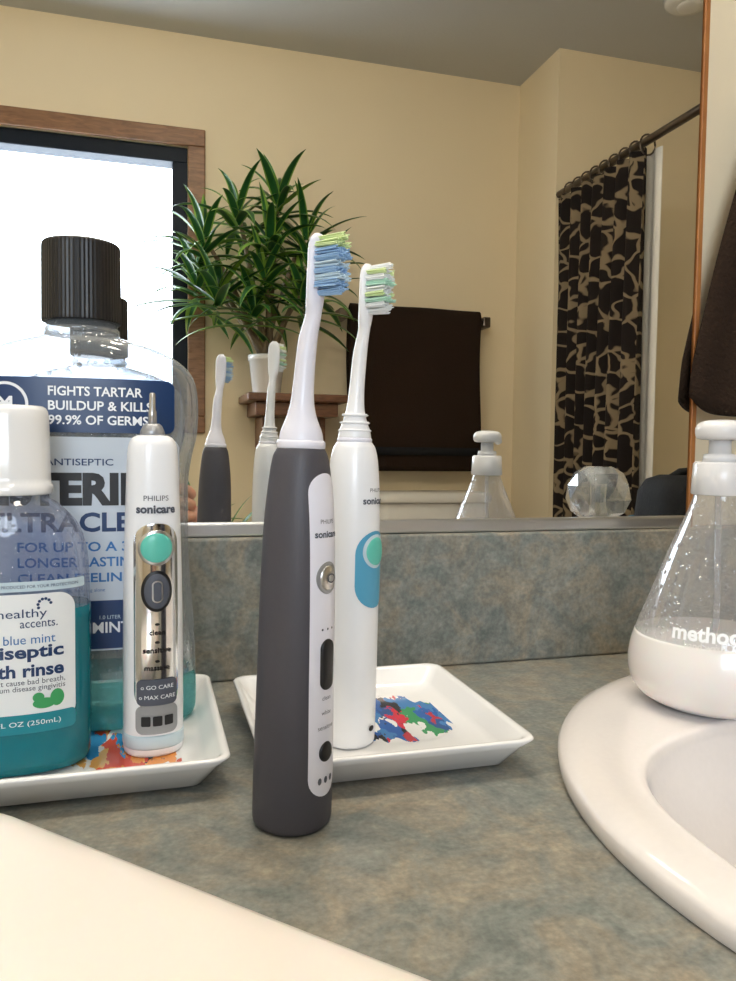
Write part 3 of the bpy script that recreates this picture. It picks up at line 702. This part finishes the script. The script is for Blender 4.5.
# ------------------------------------------------------------------ shelf + plants
r=root('wall_shelf')
boxes('shelf_board',[(.32,.665,YB+.001,-2.045,.318,.345)],M['wooddark'],r,bevel=.005)
boxes('shelf_apron',[(.35,.635,YB+.001,-2.075,.27,.3175)],M['wooddark'],r,bevel=.004)
boxes('shelf_brackets',[(.38,.40,YB+.001,-2.14,.16,.2695),(.585,.605,YB+.001,-2.14,.16,.2695)],M['wooddark'],r,bevel=.004)
def plant(name,loc,pr,ph,heads,seed,potm,nl=24,ll=.24,wl=.0165):
    rnd=random.Random(seed); r=root(name,loc)
    loft('pot',S5([(0,pr*.74),(.004,pr*.78),(ph*.85,pr*.97),(ph*.86,pr*1.04),(ph,pr*1.05),(ph,pr*.95),(ph*.9,pr*.93)]),potm,r,k=1)
    loft('soil',S5([(ph*.88,pr*.92),(ph*.9,pr*.9),(ph*.91,pr*.4)]),M['soil'],r,k=1)
    for i,h in enumerate(heads):
        h=Vector(h); b=Vector((rnd.uniform(-.3,.3)*pr,rnd.uniform(-.3,.3)*pr,ph*.88))
        mid=b.lerp(h,.5)+Vector((0,0,.06)); pts=[b]
        for t_ in (.25,.5,.75,1): pts.append(b*(1-t_)**2+mid*2*t_*(1-t_)+h*t_*t_)
        tube('cane_%d'%(i+1),pts,[.012,.010,.009,.008,.006],M['cane'],r,8)
    V=[];F=[];fm=[]
    for h in heads:
        h=Vector(h)
        for k in range(nl):
            az=k*2.4+rnd.uniform(-.3,.3); f_=k/nl
            el=math.radians(80-95*f_+rnd.uniform(-10,10)); L=ll*rnd.uniform(.7,1.1)*(.75+.35*min(1,f_*1.5)); W=wl*rnd.uniform(.85,1.2)
            p=h+Vector((0,0,-.09*f_)); n=9; e=el; droop=rnd.uniform(.08,.22)
            side=Vector((-math.sin(az),math.cos(az),0)); b0=len(V)
            for s in range(n+1):
                t_=s/n; wd=W*(.55+.45*min(1,t_*4))*(1-t_**2.6)+.0004
                d=Vector((math.cos(az)*math.cos(e),math.sin(az)*math.cos(e),math.sin(e)))
                up=side.cross(d)
                for q in (-1,-.72,0,.72,1): V.append(p+side*wd*q+up*(abs(q)*wd*.35))
                p=p+d*(L/n); e-=droop*(.4+t_)
                if e<-1.5: e=-1.5
            bright=rnd.random()<.22
            for s in range(n):
                for q in range(4):
                    a=b0+s*5+q; F.append((a,a+1,a+6,a+5)); fm.append(1 if (q in(0,3)) or bright and q==1 else 0)
    lim=YB+.035-loc[1]
    V=[Vector((v.x,lim+.04*abs(v.y-lim) if v.y<lim else v.y,v.z)) for v in V]
    mk('leaves',V,F,[M['leaf'],M['leaf2']],r,True,fm)
    return r
hd=[(-.22,.08,.50),(-.11,.06,.61),(.03,.05,.67),(.12,.08,.55),(-.18,.12,.33),(-.03,.14,.40),(.14,.10,.42),(-.01,.12,.52),(.10,.14,.33),(-.24,.06,.38),(-.06,.10,.30)]
plant('potted_dracaena',(.400,-2.17,.3455),.062,.135,hd,3,M['white'],nl=19,ll=.24)
plant('potted_dracaena',(.12,-1.95,ZF),.15,.30,[(0,.0,.70),(.10,.03,.64),(-.10,.05,.60)],9,M['white'],nl=18,ll=.26)

# ------------------------------------------------------------------ photographer's hand holding a phone
r=root('smartphone',(-.023,-.5585,.0935))
rings('phone_body',[[(p[0],d,p[1]) for p in rrect(hx,hz,.011,0)] for hx,hz,d in ((.0355,.0775,-.0042),(.0370,.0790,-.003),(.0370,.0790,.003),(.0355,.0775,.0042))],M['black'],r)
rings('camera_island',[[(p[0],d,p[1]) for p in rrect(.012,.012,.004,0,cx=.020,cy=.050)] for d in (.0043,.0058)],M['midgrey'],r)
r=root('hand')
skinned('palm_and_forearm',[(.150,-.80,-.115),(.115,-.72,-.055),(.085,-.645,-.002),(.070,-.607,.030),(.058,-.580,.058),(.050,-.568,.078)],[(0,1),(1,2),(2,3),(3,4),(4,5)],[(.034,.034),(.030,.028),(.024,.020),(.026,.019),(.034,.016),(.030,.014)],M['skin'],r)
for nm,z,L in (('index_finger',.104,1.0),('middle_finger',.086,1.08),('ring_finger',.068,1.0),('little_finger',.051,.82)):
    rr=.0085 if L>.9 else .0072
    skinned(nm,[(.060,-.570,.058+(z-.058)*.75),(.050,-.552,z),(.050-.034*L,-.5405,z+.001),(.050-.056*L,-.5415,z-.001),(.050-.074*L,-.5445,z-.002)],[(0,1),(1,2),(2,3),(3,4)],[rr*1.1,rr*1.05,rr,rr*.92,rr*.8],M['skin'],r)
skinned('thumb',[(.064,-.592,.045),(.046,-.592,.068),(.028,-.584,.092),(.014,-.5765,.112)],[(0,1),(1,2),(2,3)],[.014,.012,.0105,.009],M['skin'],r)
tube('sleeve',[(.128,-.752,-.078),(.150,-.80,-.115),(.190,-.90,-.19),(.21,-.98,-.26)],[.040,.042,.048,.052],M['sleeve'],r,20)

# ceiling vent, vanity lamp, added ceiling lamp
r=root('ceiling_vent',(1.66,-1.63,ZC))
loft('vent_cover',S5([(-.022,.045),(-.020,.060),(-.012,.072),(0,.078)]),M['tub'],r,k=1)
loft('vent_inner',S5([(-.028,.028),(-.026,.036),(-.0205,.040)]),M['liner'],r,k=1)
r=root('vanity_light')
boxes('light_bar',[(-.55,.55,-.035,.0055,1.10,1.20)],M['chrome'],r,bevel=.01)
for i in range(4):
    x=-.42+.28*i
    loft('socket_%d'%i,S5([(0,.03),(.02,.028),(.03,.022)]),M['chrome'],r,k=1).matrix_basis=Matrix.Translation((x,-.035,1.15))@Matrix.Rotation(math.radians(90),4,'X')
    me=D.meshes.new('globe_bulb_%d'%i); bm=bmesh.new(); bmesh.ops.create_uvsphere(bm,u_segments=24,v_segments=16,radius=.045); bm.to_mesh(me); bm.free()
    me.materials.append(M['bulb']); 
    for p in me.polygons: p.use_smooth=True
    o=D.objects.new('globe_bulb_%d'%i,me); COL.objects.link(o); o.parent=r; o.location=(x,-.105,1.15)
r=root('added_ceiling_light',(.15,-1.15,ZC))  # unseen lamp, added to brighten the room and the front sides
loft('added_lamp_base',S5([(-.02,.16),(0,.16)]),M['chrome'],r,k=1)
loft('added_lamp_dome',S5([(-.085,.02),(-.08,.07),(-.06,.12),(-.02,.15)]),M['dome'],r,k=3)

# ------------------------------------------------------------------ daylight
W=D.worlds.new('World'); S.world=W; W.use_nodes=True
bg=W.node_tree.nodes['Background']; bg.inputs[0].default_value=(.88,.95,1,1); bg.inputs[1].default_value=12
la=D.lights.new('window_portal','AREA'); la.shape='RECTANGLE'; la.size=1.05; la.size_y=.93
la.cycles.is_portal=True
lo=D.objects.new('window_daylight_portal',la); COL.objects.link(lo); lo.location=((HX0+HX1)/2,YB-.105,(HZ0+HZ1)/2); lo.rotation_euler=(math.radians(90),0,0)

# ------------------------------------------------------------------ camera
cd=D.cameras.new('camera'); cam=D.objects.new('camera',cd); COL.objects.link(cam)
cd.sensor_fit='VERTICAL'; cd.sensor_height=36; cd.lens=28.26; cd.clip_start=.005
mw=Matrix.Rotation(math.radians(-16),4,'Z')@Matrix.Rotation(math.radians(90-3.1),4,'X')@Matrix.Rotation(math.radians(.7),4,'Z')
mw.translation=Vector((0,-.55,.162)); cam.matrix_world=mw
S.camera=cam
